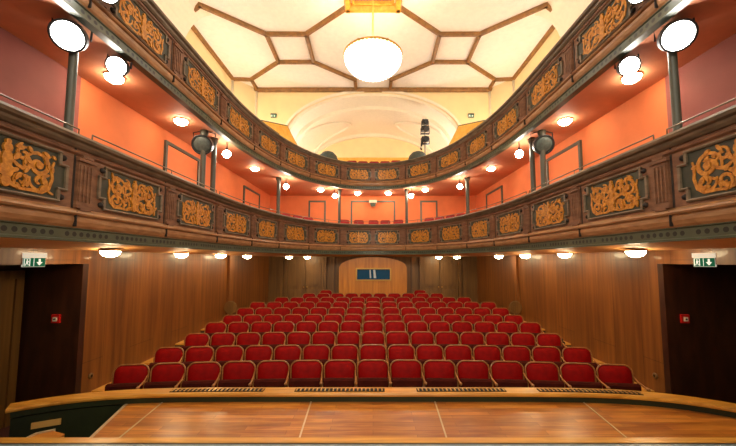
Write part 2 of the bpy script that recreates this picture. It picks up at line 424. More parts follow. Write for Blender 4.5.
DT = -.06       # door head
for sg, nm in ((-1, 'wall_left'), (1, 'wall_right')):
    mb = MB()
    x0, x1 = sorted((sg*4.5, sg*4.62))
    mb.box(x0, x1, 5.20, 14.3, -2.45, .25)
    mb.box(x0, x1, 1.0, 5.20, DT, .25)
    mb.box(x0, x1, 1.0, 2.9, -2.45, DT)
    # pilaster dividing the long wall
    a, b = sorted((sg*4.5, sg*4.42))
    mb.box(a, b, 10.15, 10.45, -2.45, .14)
    obj(nm, mb, 'wall_wood', kind='structure')
    # recess
    mb = MB()
    xa, xb = sorted((sg*4.62, sg*5.75))
    mb.box(*sorted((sg*4.50, sg*5.75)), 5.10, 5.20, -2.45, DT-.002)
    mb.box(xa, xb, 2.8, 2.9, -2.45, DT+.1)
    mb.box(xa, xb, 2.9, 5.12, DT, DT+.1)
    xc = sg*(5.42 if sg < 0 else 5.72); xa, xb = sorted((xc, xc+sg*.1))
    mb.box(xa, xb, 2.9, 5.12, -2.45, DT+.1)
    obj('wall_left_recess' if sg < 0 else 'wall_right_recess', mb, 'dark_wood', kind='structure')
    # door leaf in the recess
    d = bpy.data.objects.new('door_1' if sg < 0 else 'door_2', None); COL.objects.link(d); d.location = (xc-sg*.03, 4.1, -2.43); d['kind'] = 'structure'
    xa, xb = sorted((xc, xc-sg*.04))
    mb = MB(); mb.box(xa, xb, 3.25, 4.95, -2.43, -.28); obj('leaf', mb, 'back_wood', d)
    xa, xb = sorted((xc, xc-sg*.07)); mb = MB()
    mb.box(xa, xb, 4.95, 5.06, -2.43, -.16); mb.box(xa, xb, 3.14, 3.25, -2.43, -.16); mb.box(xa, xb, 3.25, 4.95, -.28, -.16)
    obj('casing', mb, 'back_wood', d)
    mb = MB(); xh = xc-sg*.08; mb.tube([(xc-sg*.04, 3.45, -1.4), (xh, 3.45, -1.4), (xh, 3.6, -1.4)], .012); obj('handle', mb, 'brass', d)
    # sloping ledge along the wall
    mb = MB(); ln = MB()
    ks = [5.4, 6.5, 7.6, 8.7, 10.1]
    for a, b in zip(ks, ks[1:]):
        mb.box(*sorted((sg*4.20, sg*4.5)), a, b, fz(a)-.05, -2.15+.085*(a-5.0))
        ln.box(*sorted((sg*4.17, sg*4.5)), a, b, -2.15+.085*(a-5.0), -2.12+.085*(a-5.0))
    o = obj('trim_1' if sg < 0 else 'trim_2', mb, 'dark_wood', kind='structure')
    obj('ledge_top', ln, 'cap_wood', o)

mb = MB()
mb.box(-4.62, 4.62, 14.2, 14.32, -2.3, .25)
for x in (-3.95, -1.75, 1.75, 3.95):
    mb.box(x-.09, x+.09, 14.14, 14.2, -2.1, .14)
obj('wall_back', mb, 'back_wood', kind='structure')
# warm panels on both sides of the back doors
n = 3
for sg in (-1, 1):
    d = bpy.data.objects.new('door_%d' % n, None); COL.objects.link(d); d.location = (sg*2.9, 14.15, -2.08); d['kind'] = 'structure'; n += 1
    for q in (0, 1):
        xa = 2.10+.78*q if sg > 0 else -3.66+.78*q
        mb = MB(); mb.box(xa, xa+.76, 14.13, 14.19, -2.08, .02)
        for z0, z1 in ((-1.95, -1.25), (-1.10, -.1)):
            mb.box(xa+.10, xa+.66, 14.105, 14.14, z0, z1)
            mb.box(xa+.16, xa+.60, 14.09, 14.12, z0+.06, z1-.06)
        lf = obj('leaf', mb, 'back_wood', d)
        hx = xa+(.70 if q == 0 else .06)
        mb = MB(); mb.lathe([(.02, 0), (.02, .03), (.03, .05), (.01, .07)], (hx, 14.13, -1.15), (0, -1, 0), 8); obj('knob', mb, 'brass', lf)
    mb = MB(); xa = 2.0 if sg > 0 else -3.76
    mb.box(xa, xa+.1, 14.08, 14.2, -2.08, .12); mb.box(xa+1.66, xa+1.76, 14.08, 14.2, -2.08, .12); mb.box(xa+.1, xa+1.66, 14.08, 14.2, .02, .12)
    obj('casing', mb, 'back_wood', d)

# control booth
bo = thing('control_booth', 'arched orange wood control booth in the middle of the back wall', 'booth', (0, 13.7, -2.1))
mb = MB()
arch = [(1.36, -2.1), (1.36, -.30)]+[(1.36*math.cos(PI*i/24), -.30+.42*math.sin(PI*i/24)) for i in range(1, 24)]+[(-1.36, -.30), (-1.36, -2.1)]
hx0, hx1, hz0, hz1 = -.64, .68, -.78, -.37
# face with window opening: split in four
def clipz(x): return -.30+.42*math.sqrt(max(0, 1-(x/1.36)**2))
xs = [-1.36+2.72*i/40 for i in range(41)]; xs = sorted(set(xs+[hx0, hx1]))
for a, b in zip(xs, xs[1:]):
    za, zb = clipz(a), clipz(b)
    spans = [((-2.1, -2.1), (za, zb))] if (b <= hx0+1e-6 or a >= hx1-1e-6) else [((-2.1, -2.1), (hz0, hz0)), ((hz1, hz1), (za, zb))]
    for (l0, l1), (u0, u1) in spans:
        mb.quad((a, 13.2, l0), (b, 13.2, l1), (b, 13.2, u1), (a, 13.2, u0))
    mb.quad((a, 13.2, za), (b, 13.2, zb), (b, 14.2, zb), (a, 14.2, za))
mb.quad((-1.36, 13.2, -2.1), (-1.36, 14.2, -2.1), (-1.36, 14.2, -.3), (-1.36, 13.2, -.3))
mb.quad((1.36, 13.2, -2.1), (1.36, 14.2, -2.1), (1.36, 14.2, -.3), (1.36, 13.2, -.3))
obj('body', mb, 'booth_wood', bo)
mb = MB()
for a, b, c, d in ((hx0-.05, hx1+.05, hz0-.05, hz0), (hx0-.05, hx1+.05, hz1, hz1+.05), (hx0-.05, hx0, hz0, hz1), (hx1, hx1+.05, hz0, hz1)):
    mb.box(a, b, 13.16, 13.24, c, d)
wf = obj('window_frame', mb, 'brass', bo)
mb = MB(); mb.box(hx0, hx1, 13.27, 13.29, hz0, hz1); obj('window_pane', mb, 'teal', wf)
mb = MB()
for x, w in ((-.10, .03), (.08, .05)):
    mb.poly_prism([(x-w, 13.25, hz0+.05), (x+w, 13.25, hz0+.05), (x+w*.2, 13.25, hz1-.02), (x-w*1.4, 13.25, hz1-.02)], (0, .015, 0))
obj('pale_strip', mb, 'pale', wf)  # two pale tapering shapes just in front of the pane

# exit signs
def exit_sign(loc, rz, w, h, label, case='sign_case_glow'):
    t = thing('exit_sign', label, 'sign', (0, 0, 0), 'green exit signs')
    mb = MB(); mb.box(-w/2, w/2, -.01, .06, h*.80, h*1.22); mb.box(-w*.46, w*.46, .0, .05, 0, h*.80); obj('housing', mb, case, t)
    mb = MB(); mb.box(-w*.45, w*.45, -.006, .002, h*.03, h*.78); face = obj('sign_face', mb, 'sign_green', t)
    mb = MB()
    y0, y1 = -.012, -.006
    def pp(pts):
        mb.poly_prism([(x*w, y1, z*h) for x, z in pts], (0, y0-y1, 0))
    # doorway outline with running figure, then an arrow pointing down
    pp([(-.42, .08), (-.39, .08), (-.39, .74), (-.42, .74)]); pp([(-.39, .70), (-.20, .70), (-.20, .74), (-.39, .74)]); pp([(-.20, .08), (-.17, .08), (-.17, .74), (-.20, .74)])
    pp([(-.31, .56), (-.27, .56), (-.27, .66), (-.31, .66)]); pp([(-.33, .32), (-.26, .32), (-.25, .54), (-.32, .54)])
    pp([(-.33, .34), (-.30, .34), (-.34, .12), (-.37, .12)]); pp([(-.29, .34), (-.26, .32), (-.22, .16), (-.25, .14)]); pp([(-.26, .50), (-.25, .44), (-.21, .40), (-.22, .46)])
    pp([(-.03, .06), (-.01, .06), (-.01, .76), (-.03, .76)])
    pp([(.17, .38), (.25, .38), (.25, .70), (.17, .70)]); pp([(.08, .42), (.21, .12), (.34, .42)])
    obj('pictogram', mb, 'sign_white', face)
    t.location = loc; t.rotation_euler = (0, 0, rz)
    return t
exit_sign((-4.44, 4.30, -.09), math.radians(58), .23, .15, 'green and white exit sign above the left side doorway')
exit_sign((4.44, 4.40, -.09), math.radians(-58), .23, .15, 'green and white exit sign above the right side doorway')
exit_sign((-3.75, 11.94, 5.36), 0, .22, .12, 'small green exit sign on cream wall left of the vaulted arch', 'frieze')
exit_sign((3.70, 11.94, 5.36), 0, .22, .12, 'small green exit sign on cream wall right of the vaulted arch', 'frieze')
t = thing('emergency_light', 'small green and white emergency light on the orange back wall', 'light', (0, 14.22, 2.32))
mb = MB(); mb.box(-.17, .17, 14.14, 14.24, 2.50, 2.62); obj('housing', mb, 'sign_box', t)
mb = MB(); mb.poly_prism([(-.14, 14.16, 2.50), (.14, 14.16, 2.50), (.08, 14.16, 2.34), (-.08, 14.16, 2.34)], (0, .06, 0)); obj('sign_face', mb, 'frieze', t)

# fire alarm buttons on the recess reveals, sockets on the wall
for sg, px in ((-1, -4.85), (1, 4.77)):
    t = thing('fire_alarm_button', 'red fire alarm button in the dark %s door recess' % SIDE[sg], 'alarm', (px, 5.12, -.97), 'red alarm buttons')
    mb = MB(); mb.box(px-.06, px+.06, 5.07, 5.12, -.96, -.83); obj('case', mb, 'alarm', t)
    mb = MB(); mb.box(px-.03, px+.03, 5.06, 5.075, -.93, -.87); mb.lathe([(.012, 0), (.012, .01)], (px, 5.06, -.90), (0, -1, 0), 8, 1); obj('call_point', mb, ['sign_box', 'hole'], t)
    t = thing('wall_socket', 'small round socket low on the %s wood wall' % SIDE[sg], 'socket', (sg*4.5, 5.36, -1.88), 'wall sockets')
    mb = MB(); mb.lathe([(.045, 0), (.045, .012), (.03, .018)], (sg*4.5, 5.36, -1.84), (-sg, 0, 0), 14); obj('cover', mb, 'back_wood', t)
    mb = MB(); mb.lathe([(.014, .0), (.014, .004)], (sg*4.481, 5.36, -1.84), (-sg, 0, 0), 10); obj('socket_hole', mb, 'hole', t)
    # round wooden disc on a dark stand beside the pilaster
    t = thing('round_sign_stand', 'round olive wooden disc on dark stand beside the %s wall pilaster' % SIDE[sg], 'stand', (sg*4.26, 9.92, fz(9.92)), 'round disc stands')
    mb = MB(); mb.lathe([(.19, 0), (.20, .01), (.20, .03), (.19, .04)], (sg*4.26, 9.94, -1.42), (0, -1, 0), 10, smooth=False); obj('disc', mb, 'back_wood', t)
    mb = MB(); mb.tube([(sg*4.30, 9.98, fz(9.92)), (sg*4.30, 9.98, -1.45)], .03); mb.lathe([(.14, 0), (.14, .02), (.04, .05)], (sg*4.28, 9.98, fz(9.92)), None, 14); obj('stand_pole', mb, 'black', t)
o = MB(); o.box(4.24, 4.34, 7.55, 7.68, -1.935, -1.85); o.lathe([(.03, 0), (.03, .05), (.015, .07)], (4.29, 7.6, -1.85), None, 10)
tag(obj('ledge_bottle', o, 'black'), 'small dark object standing on the right wall ledge', 'object')

# ------------------------------------------------------------------ theatre seats
W = .515
def back_outline(w, zb, zt, r, n=6):
    pts = [(-w/2*.93, zb)]
    for cx, a0 in ((-w/2+r, PI), (w/2-r, PI/2)):
        for i in range(n+1):
            a = a0-(PI/2)*i/n
            pts.append((cx+r*math.cos(a), zt-r*.92+r*.92*math.sin(a)))
    pts.append((w/2*.93, zb))
    return pts
def tilt(x, z, y): return (x, y+(z-.45)*.16, z)
def make_seat():
    t = thing('theatre_seat', 'seat', 'seat', (0, 0, 0), 'red theatre seats in the stalls')
    ol = back_outline(.488, .28, .87, .115)
    mb = MB()
    pts = [tilt(x, z, -.005) for x, z in ol]
    mb.tube(pts, .0105, 6)
    # plywood shell behind the pad, joined to the rim
    inn = back_outline(.475, .28, .862, .112)
    mb.poly_prism([tilt(x, z, .012) for x, z in inn], (0, .02, 0))
    obj('back_frame', mb, 'rim_wood', t)
    # bulging velvet pad
    mb = MB(); base = back_outline(.468, .33, .860, .106, 8)
    cx, cz = 0, .60
    rings = []
    for k, d in ((1, 0), (.97, .016), (.86, .036), (.68, .055), (.45, .070), (.2, .079), (.02, .081)):
        rings.append([tilt(cx+(x-cx)*k, cz+(z-cz)*k, .0-d) for x, z in base])
    mb.loft(rings, 0, True, True, True)
    obj('backrest', mb, 'velvet', t)
    # tipped-up seat
    sb = MB()
    prof = [(-.085, .26), (-.14, .30), (-.165, .45), (-.16, .635), (-.145, .66), (-.11, .665), (-.095, .65)]
    ringsx = []
    for x, k in ((-.226, .9), (-.216, 1), (.216, 1), (.226, .9)):
        ringsx.append([(x, -.115+(y+.115)*k, .44+(z-.44)*(.97 if k < 1 else 1)) for y, z in prof])
    sb.loft(ringsx, 0, True, True, False)
    seat = obj('seat', sb, 'underside', t)
    mb = MB(); mb.box(-.21, .21, -.105, -.085, .27, .64); obj('seat_cushion', mb, 'velvet', seat)
    # support leg and foot
    mb = MB(); mb.box(-.03, .03, -.06, .0, 0, .30); mb.box(-.09, .09, -.14, .07, 0, .02); obj('leg', mb, 'black', t)
    t_arm = MB()
    x = W/2
    t_arm.tube([tilt(x-.018, .72, -.01), (x-.012, -.06, .67), (x-.006, -.15, .65), (x-.002, -.22, .64), (x-.0, -.26, .63)], [.009, .011, .013, .014, .010], 8)
    t_arm.lathe([(.006, -.022), (.02, -.012), (.024, .004), (.018, .02), (.005, .026)], (x, -.25, .635), (0, -1, -.3), 10)
    t_arm.box(x-.012, x+.006, -.10, -.04, .30, .66)
    obj('armrest', t_arm, 'rim_wood', t)
    return t
seat0 = make_seat()
ROWS = [  # depth, number, sagitta at the row ends, seat pitch
    (5.26, 15, .22, .513), (6.18, 15, .18, .518), (7.10, 15, .14, .521), (8.03, 15, .11, .532), (8.83, 15, .09, .526), (9.75, 15, .07, .530), (10.70, 15, .05, .528), (11.62, 13, .03, .531), (12.52, 10, .02, .536)]
ROWN = ['front row', 'second row', 'third row', 'fourth row', 'fifth row', 'sixth row', 'seventh row', 'eighth row', 'ninth row']
first = True
def put_seat(x, y, rz, label):
    global first
    if first:
        seat0.location = (x, y, fz(y)); seat0.rotation_euler = (0, 0, rz); seat0['label'] = label; first = False
        return seat0
    return dup(seat0, (x, y, fz(y)), rz, label)
for ri, (y, n, sag, W_) in enumerate(ROWS):
    half = 7*W_
    for i in range(n):
        x = (i-(n-1)/2)*W_
        dy = -sag*(x/half)**2; rz = math.atan2(2*sag*x/half**2, 1)*-1
        mid = ''
        put_seat(x, y+dy-.08, rz, 'red velvet theatre seat with gold rim, %s from left in the %s' % (ORD[i], ROWN[ri]))
for sg in (-1, 1):
    put_seat(sg*1.90, 13.32, 0, 'single red theatre seat behind the ninth row, %s of the control booth' % SIDE[sg])

# ------------------------------------------------------------------ orchestra pit rail, platform, stage
def ry(x): return 4.34-.10*(abs(x)/3.3)**6.6
def rail_pt(x, off): return ry(x)+off
def rail_sweep(mb, prof, xa, xb, n, mi=0):
    rings = []
    for i in range(n+1):
        x = xa+(xb-xa)*i/n
        e = .01; tx, ty = 1, (ry(x+e)-ry(x-e))/(2*e); L = math.hypot(tx, ty)
        nx, ny = -ty/L, tx/L
        rings.append([(x+nx*o, ry(x)+ny*o, z) for o, z in prof])
    mb.loft(rings, mi)
pr = thing('orchestra_pit_rail', 'low curved wooden rail around the orchestra pit before the front row', 'rail', (0, 4.34, -2.43))
XA, XB = -4.17, 4.48
mb = MB(); rail_sweep(mb, [(-.10, -1.71), (-.105, -1.69), (-.09, -1.67), (.10, -1.67), (.115, -1.69), (.11, -1.71)], XA, XB, 60); obj('cap', mb, 'cap_wood', pr)
mb = MB(); rail_sweep(mb, [(-.05, -2.43), (-.05, -1.80), (-.08, -1.78), (-.08, -1.71), (.08, -1.71), (.08, -2.43)], XA+.03, XB, 60); obj('panelling', mb, 'pit_green', pr)
for i, (a, b) in enumerate(((-2.58, -1.40), (-1.0, .15), (.56, 1.70), (2.12, 3.36))):
    mb = MB(); rail_sweep(mb, [(-.045, -1.672), (-.045, -1.662), (.045, -1.662), (.045, -1.672)], a, b, 8, 0)
    x = a+.015
    while x < b-.02:
        y = ry(x); mb.box(x, x+.016, y-.045, y+.045, -1.662, -1.655, 1); x += .052
    obj('vent_grille', mb, ['hole', 'brass'], pr)
mb = MB(); x0, x1 = -3.98, -3.74
q = []
for x in (x0, x1):
    e = .01; ty = (ry(x+e)-ry(x-e))/(2*e); L = math.hypot(1, ty); nx, ny = -ty/L, 1/L
    q.append((x-nx*.062, ry(x)-ny*.062))
mb.poly_prism([(q[0][0], q[0][1], -1.95), (q[1][0], q[1][1], -1.95), (q[1][0], q[1][1], -1.88), (q[0][0], q[0][1], -1.88)], (0, -.012, 0))
sp = obj('name_plate', mb, 'plate', pr); sp['label'] = 'blank cream plate on the pit side'

def zp(x): return ry(x)-.03
mb = MB()
n = 50; PL0, PL1 = -3.06, 4.5
top, bot = [], []
for i in range(n+1):
    x = PL0+(PL1-PL0)*i/n
    xn = x if x > -2.5 else x+.14*(x+2.5)/-.7*1.6
    top.append((x, zp(x)-.03)); bot.append((max(x, x if x > -2.6 else -2.6), 2.62))
for i in range(n):
    mb.quad((bot[i][0], bot[i][1], -1.78), (bot[i+1][0], bot[i+1][1], -1.78), (top[i+1][0], top[i+1][1], -1.78), (top[i][0], top[i][1], -1.78))
    mb.quad((bot[i][0], bot[i][1], -1.86), (bot[i+1][0], bot[i+1][1], -1.86), (top[i+1][0], top[i+1][1], -1.86), (top[i][0], top[i][1], -1.86))
mb.quad((bot[0][0], bot[0][1], -1.86), (top[0][0], top[0][1], -1.86), (top[0][0], top[0][1], -1.78), (bot[0][0], bot[0][1], -1.78))
fl = obj('floor_pit', mb, 'parquet', kind='structure')
mb = MB()
for sg in (-1, 1):
    for xa, xb in ((2.64, 2.46), (.78, .70)):
        mb.box(0, 0, 0, 0, 0, 0) if 0 else None
        mb.poly_prism([(sg*xb-.009, 2.7, -1.778), (sg*xb+.009, 2.7, -1.778), (sg*xa+.009, 4.27, -1.778), (sg*xa-.009, 4.27, -1.778)], (0, 0, .003))
mb.poly_prism([(bot[0][0]-.02, bot[0][1], -1.83), (bot[0][0]+.015, bot[0][1], -1.83), (top[0][0]+.015, top[0][1], -1.83), (top[0][0]-.02, top[0][1], -1.83)], (0, 0, .053))
obj('seam_strip', mb, 'steel', fl)
mb = MB(); mb.box(-4.2, PL0+.6, 2.7, 4.0, -2.44, -2.42); obj('floor_pit_lower', mb, 'dark_wood', kind='structure')
t = thing('wooden_step', 'small wooden step with pale edge beside the pit platform, below the cream plate', 'step', (-3.3, 3.45, -2.42))
mb = MB(); mb.poly_prism([(-3.52, 3.2, -1.84), (-3.12, 3.2, -1.84), (-3.22, 3.56, -1.84), (-3.40, 3.62, -1.84), (-3.50, 3.55, -1.84)], (0, 0, .03)); obj('tread', mb, 'parquet', t)
mb = MB(); mb.box(-3.48, -3.16, 3.22, 3.5, -2.42, -1.84); obj('riser', mb, 'dark_wood', t)
mb = MB(); mb.poly_prism([(-3.55, 3.2, -1.845), (-3.52, 3.2, -1.845), (-3.50, 3.55, -1.845), (-3.40, 3.62, -1.845), (-3.40, 3.65, -1.845), (-3.53, 3.57, -1.845)], (0, 0, .045)); obj('edge_strip', mb, 'steel', t)

mb = MB(); mb.box(-6, 6, -2.5, 2.60, -1.55, -1.40); mb.box(-6, 6, 2.3, 2.6, -2.43, -1.55); obj('floor_stage', mb, 'stage', kind='structure')
mb = MB(); mb.box(-6, 6, 2.60, 2.625, -1.56, -1.404); obj('trim_3', mb, 'stage_dark', kind='structure')
mb = MB(); mb.box(-6, 6, 2.625, 2.70, -1.52, -1.40); obj('trim_4', mb, 'cap_wood', kind='structure')

# ------------------------------------------------------------------ ceiling lamps under both balconies
def dome_lamp(r, mat):
    t = thing('ceiling_lamp', 'x', 'lamp', (0, 0, 0))
    mb = MB(); mb.lathe([(r*1.08, 0), (r*1.12, -.012), (r*1.02, -.022), (r*.9, -.022)], (0, 0, 0), None, 20); obj('rim', mb, 'brass', t)
    mb = MB(); mb.lathe([(r*math.cos(a), -.02-r*.72*math.sin(a)) for a in [PI/2*i/7*.985 for i in range(8)]], (0, 0, 0), None, 20); obj('glass_bowl', mb, mat, t)
    return t
pos = [(-3.90, 4.86), (-3.92, 6.70), (-3.92, 8.44), (-3.90, 10.15), (-3.15, 12.30), (-2.70, 13.45)]
la = None
for sg in (-1, 1):
    for i, (x, y) in enumerate(pos):
        lab = 'lit dome lamp under the lower balcony, %s from the stage on the %s' % (ORD[i], SIDE[sg])
        if la is None: la = dome_lamp(.125, 'lamp'); la.location = (sg*-x, y, .15); la['label'] = lab; la['group'] = 'lamps under the lower balcony'
        else: dup(la, (sg*-x, y, .15), 0, lab, 'lamps under the lower balcony')
pos = [(-4.0, 4.86), (-3.90, 6.45), (-3.64, 9.9), (-2.10, 12.95), (-.65, 13.62)]
lb = None
for sg in (-1, 1):
    for i, (x, y) in enumerate(pos):
        lab = 'lit dome lamp under the upper balcony, %s from the stage on the %s' % (ORD[i], SIDE[sg])
        if lb is None: lb = dome_lamp(.125, 'lamp_up'); lb.location = (sg*-x, y, 2.84); lb['label'] = lab; lb['group'] = 'lamps under the upper balcony'
        else: dup(lb, (sg*-x, y, 2.84), 0, lab, 'lamps under the upper balcony')

# bright bulbs hanging at the edge of the upper balcony
lc = None
for sg in (-1, 1):
    for i, (x, y, z) in enumerate([(-3.52, 7.70, 2.54), (-3.02, 11.2, 2.54), (-1.52, 12.85, 2.54)]):
        lab = 'dazzling bare bulb hanging from the upper balcony edge, %s from the stage on the %s' % (ORD[i], SIDE[sg])
        if lc is None:
            lc = thing('pendant_bulb', lab, 'lamp', (sg*-x, y, z), 'bare bulbs under the upper balcony')
            mb = MB(); c = lc.location
            mb.lathe([(.012, -.09), (.06, -.07), (.085, -.03), (.092, .0), (.08, .045), (.05, .075), (.03, .09)], c, None, 18); obj('bulb', mb, 'bulb', lc)
            mb = MB(); mb.lathe([(.034, .085), (.036, .13), (.02, .15), (.012, .16), (.012, .295)], c, None, 12); obj('socket', mb, 'black', lc)
        else: dup(lc, (sg*-x, y, z), 0, lab)

# stage spotlights under the near ends of the upper balcony
def spotlight(loc, aim, r, L, lens, label, group, up=.2):
    t = thing('stage_spotlight', label, 'spotlight', loc, group)
    d = (Vector(aim)-Vector(loc)).normalized(); c = Vector(loc)
    mb = MB(); mb.lathe([(r*.55, -L), (r*.75, -L*.92), (r*.8, -L*.55), (r, -L*.45), (r, 0), (r*1.08, 0), (r*1.08, .02), (r*.94, .02), (r*.94, -.03)], c, d, 22, caps=True); obj('body', mb, 'black', t)
    mb = MB(); mb.lathe([(r*.94, .0), (r*.8, .014), (r*.4, .026), (.003, .03)], c, d, 22); obj('lens', mb, lens, t)
    side = d.cross(Vector((0, 0, 1))).normalized(); m = c-d*L*.4
    mb = MB(); mb.tube([m+side*(r*1.1), m+side*(r*1.15)+Vector((0, 0, r*1.3)), m+Vector((0, 0, r*1.6)), m-side*(r*1.15)+Vector((0, 0, r*1.3)), m-side*(r*1.1)], .012, 6)
    if m.z < 2.84: up = max(.01, 2.815-m.z-r*1.6)
    mb.tube([m+Vector((0, 0, r*1.6)), m+Vector((0, 0, r*1.6+up))], .014, 6); obj('yoke', mb, 'black', t)
    return t
for sg in (-1, 1):
    w = SIDE[sg]
    spotlight((sg*3.55, 3.62, 2.60), (sg*1.5, 0, .3), .16, .38, 'lens', 'glaring spotlight below the %s upper balcony, nearest the stage' % w, 'lit stage spotlights')
    spotlight((sg*3.50, 4.28, 2.64), (sg*1.5, 0, .3), .12, .32, 'lens', 'glaring spotlight below the %s upper balcony, second from the stage' % w, 'lit stage spotlights')
    spotlight((sg*3.12, 3.62, 3.14), (sg*1.0, 0, .3), .11, .30, 'lens', 'glaring spotlight clamped to the front of the %s upper balcony' % w, 'lit stage spotlights', .12)
    spotlight((sg*3.72, 6.95, 2.50), (sg*3.2, 3, 1.0), .20, .30, 'slate', 'dark unlit round spotlight beside the %s double post' % w, 'unlit stage spotlights')

# posts carrying the upper balcony
ci = 0
for sg in (-1, 1):
    for x, y, r in ((-3.62, 3.78, .045), (-3.72, 7.02, .055), (-3.72, 7.48, .055), (-3.25, 11.1, .06), (-1.35, 13.0, .055)):
        mb = MB(); mb.lathe([(r*1.6, .36), (r*1.6, .44), (r, .5), (r, 2.7), (r*1.5, 2.76), (r*1.6, 2.84)], (sg*-x, y, 0), None, 14)
        mb.lathe([(r*1.25, 1.35), (r*1.35, 1.38), (r*1.25, 1.41)], (sg*-x, y, 0), None, 14)
        obj('column', mb, 'column', kind='structure', loc=(sg*-x, y, .36))

# ------------------------------------------------------------------ lower gallery walls
for sg, nm in ((-1, 'wall_left_gallery'), (1, 'wall_right_gallery')):
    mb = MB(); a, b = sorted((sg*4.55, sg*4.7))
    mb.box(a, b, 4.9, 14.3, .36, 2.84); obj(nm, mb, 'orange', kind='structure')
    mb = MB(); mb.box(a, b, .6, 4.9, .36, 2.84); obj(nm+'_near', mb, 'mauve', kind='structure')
mb = MB(); mb.box(-4.7, 4.7, 14.3, 14.45, .36, 2.84); obj('wall_back_gallery', mb, 'orange', kind='structure')
nd = 5
def frame_door(pts, label_n, depth):
    # pts: two floor corners of the opening on a wall, depth: direction out of the wall
    (xa, ya), (xb, yb) = pts; d = Vector(depth); u = Vector((xb-xa, yb-ya, 0)); L = u.length; u.normalize()
    o = bpy.data.objects.new('door_%d' % label_n, None); COL.objects.link(o); o.location = ((xa+xb)/2, (ya+yb)/2, .36); o['kind'] = 'structure'
    a = Vector((xa, ya, .36)); H = 2.25; w = .07
    mb = MB()
    def slab(s0, s1, z0, z1, t): mb.poly_prism([a+u*s0+Vector((0, 0, z0)), a+u*s1+Vector((0, 0, z0)), a+u*s1+Vector((0, 0, z1)), a+u*s0+Vector((0, 0, z1))], d*t)
    slab(0, w, 0, H, .05); slab(L-w, L, 0, H, .05); slab(w, L-w, H-w, H, .05); obj('casing', mb, 'column', o)
    mb = MB(); slab(w, L-w, 0, H-w, .02); obj('leaf', mb, 'orange', o)
for sg in (-1, 1):
    frame_door(((sg*4.55, 6.95), (sg*4.55, 8.35)), nd, (-sg, 0, 0)); nd += 1
    frame_door(((sg*4.55, 11.3), (sg*4.55, 12.9)), nd, (-sg, 0, 0)); nd += 1
    frame_door(((sg*2.08, 14.3), (sg*2.84, 14.3)), nd, (0, -1, 0)); nd += 1
frame_door(((-.98, 14.3), (.98, 14.3)), nd, (0, -1, 0))

# handrails above both balcony fronts
def handrail(a, b, z, label):
    mb = MB(); sa, sb = min(a, b), max(a, b)
    L = srange(sa, sb, .2)
    mb.tube([P(sa, z, -.03)]+[P(s, z+.10, -.03) for s in L]+[P(sb, z, -.03)], .009, 6)
    m = int((sb-sa)/1.1)
    for k in range(1, m):
        s = sa+(sb-sa)*k/m; mb.tube([P(s, z, -.03), P(s, z+.10, -.03)], .007, 6)
    o = obj('handrail', mb, 'rail_wood', loc=tuple(P((sa+sb)/2, z, -.03)))
    tag(o, label, 'handrail', 'handrails on the balcony fronts')
for nm, z in (('lower', zl(1.40)), ('upper', zu(1.40))):
    for sg in (-1, 1):
        for k, (ya, yb) in enumerate(((1.2, 3.66), (3.84, 6.95), (7.1, 9.95))):
            handrail(sg*s_at_y(ya), sg*s_at_y(yb), z, 'thin handrail on the %s balcony front, %s from the stage on the %s' % (nm, ORD[k], SIDE[sg]))
    if nm == 'lower': handrail(-s_at_y(10.1), s_at_y(10.1), z, 'thin handrail across the curved back of the lower balcony front')

# chairs behind the lower rail
def make_chair(label):
    t = thing('gallery_chair', label, 'chair', (0, 0, 0), 'red chairs in the lower gallery')
    mb = MB(); mb.box(-.21, .21, -.22, .20, .44, .50); obj('seat', mb, 'red_cloth', t)
    mb = MB()
    pts = back_outline(.42, .55, .98, .08, 4); mb.poly_prism([(x, .20+(z-.5)*.12, z) for x, z in pts], (0, .04, 0)); obj('backrest', mb, 'red_cloth', t)
    for x in (-.18, .18):
        for y in (-.19, .19):
            mb = MB(); mb.tube([(x, y, 0), (x, y, .46 if y < 0 else .62)], .015, 6); obj('leg', mb, 'dark_wood', t)
    return t
mb = MB()
rings = []
for s in srange(-s_at_y(10.5), s_at_y(10.5), .2):
    rings.append([P(s, .36, -.40), P(s, .36, -1.05), P(s, .70, -1.05), P(s, .70, -.40)])
mb.loft(rings); obj('floor_gallery_step', mb, 'carpet', kind='structure')
ch = None
PX = [-82, -71, -61, -27, -13.5, .5, 11.8, 24, 53, 63, 73, 83]
for i, px in enumerate(PX):
    s = s_ratio(px/327, -.70); p = P(s, .70, -.70); n = frame(s)[1]; rz = math.atan2(-n.y, -n.x)-PI/2
    lab = 'red chair behind the lower balcony rail, %s from the left' % ORD[i]
    if ch is None: ch = make_chair(lab); ch.location = p; ch.rotation_euler = (0, 0, rz)
    else: dup(ch, p, rz, lab)
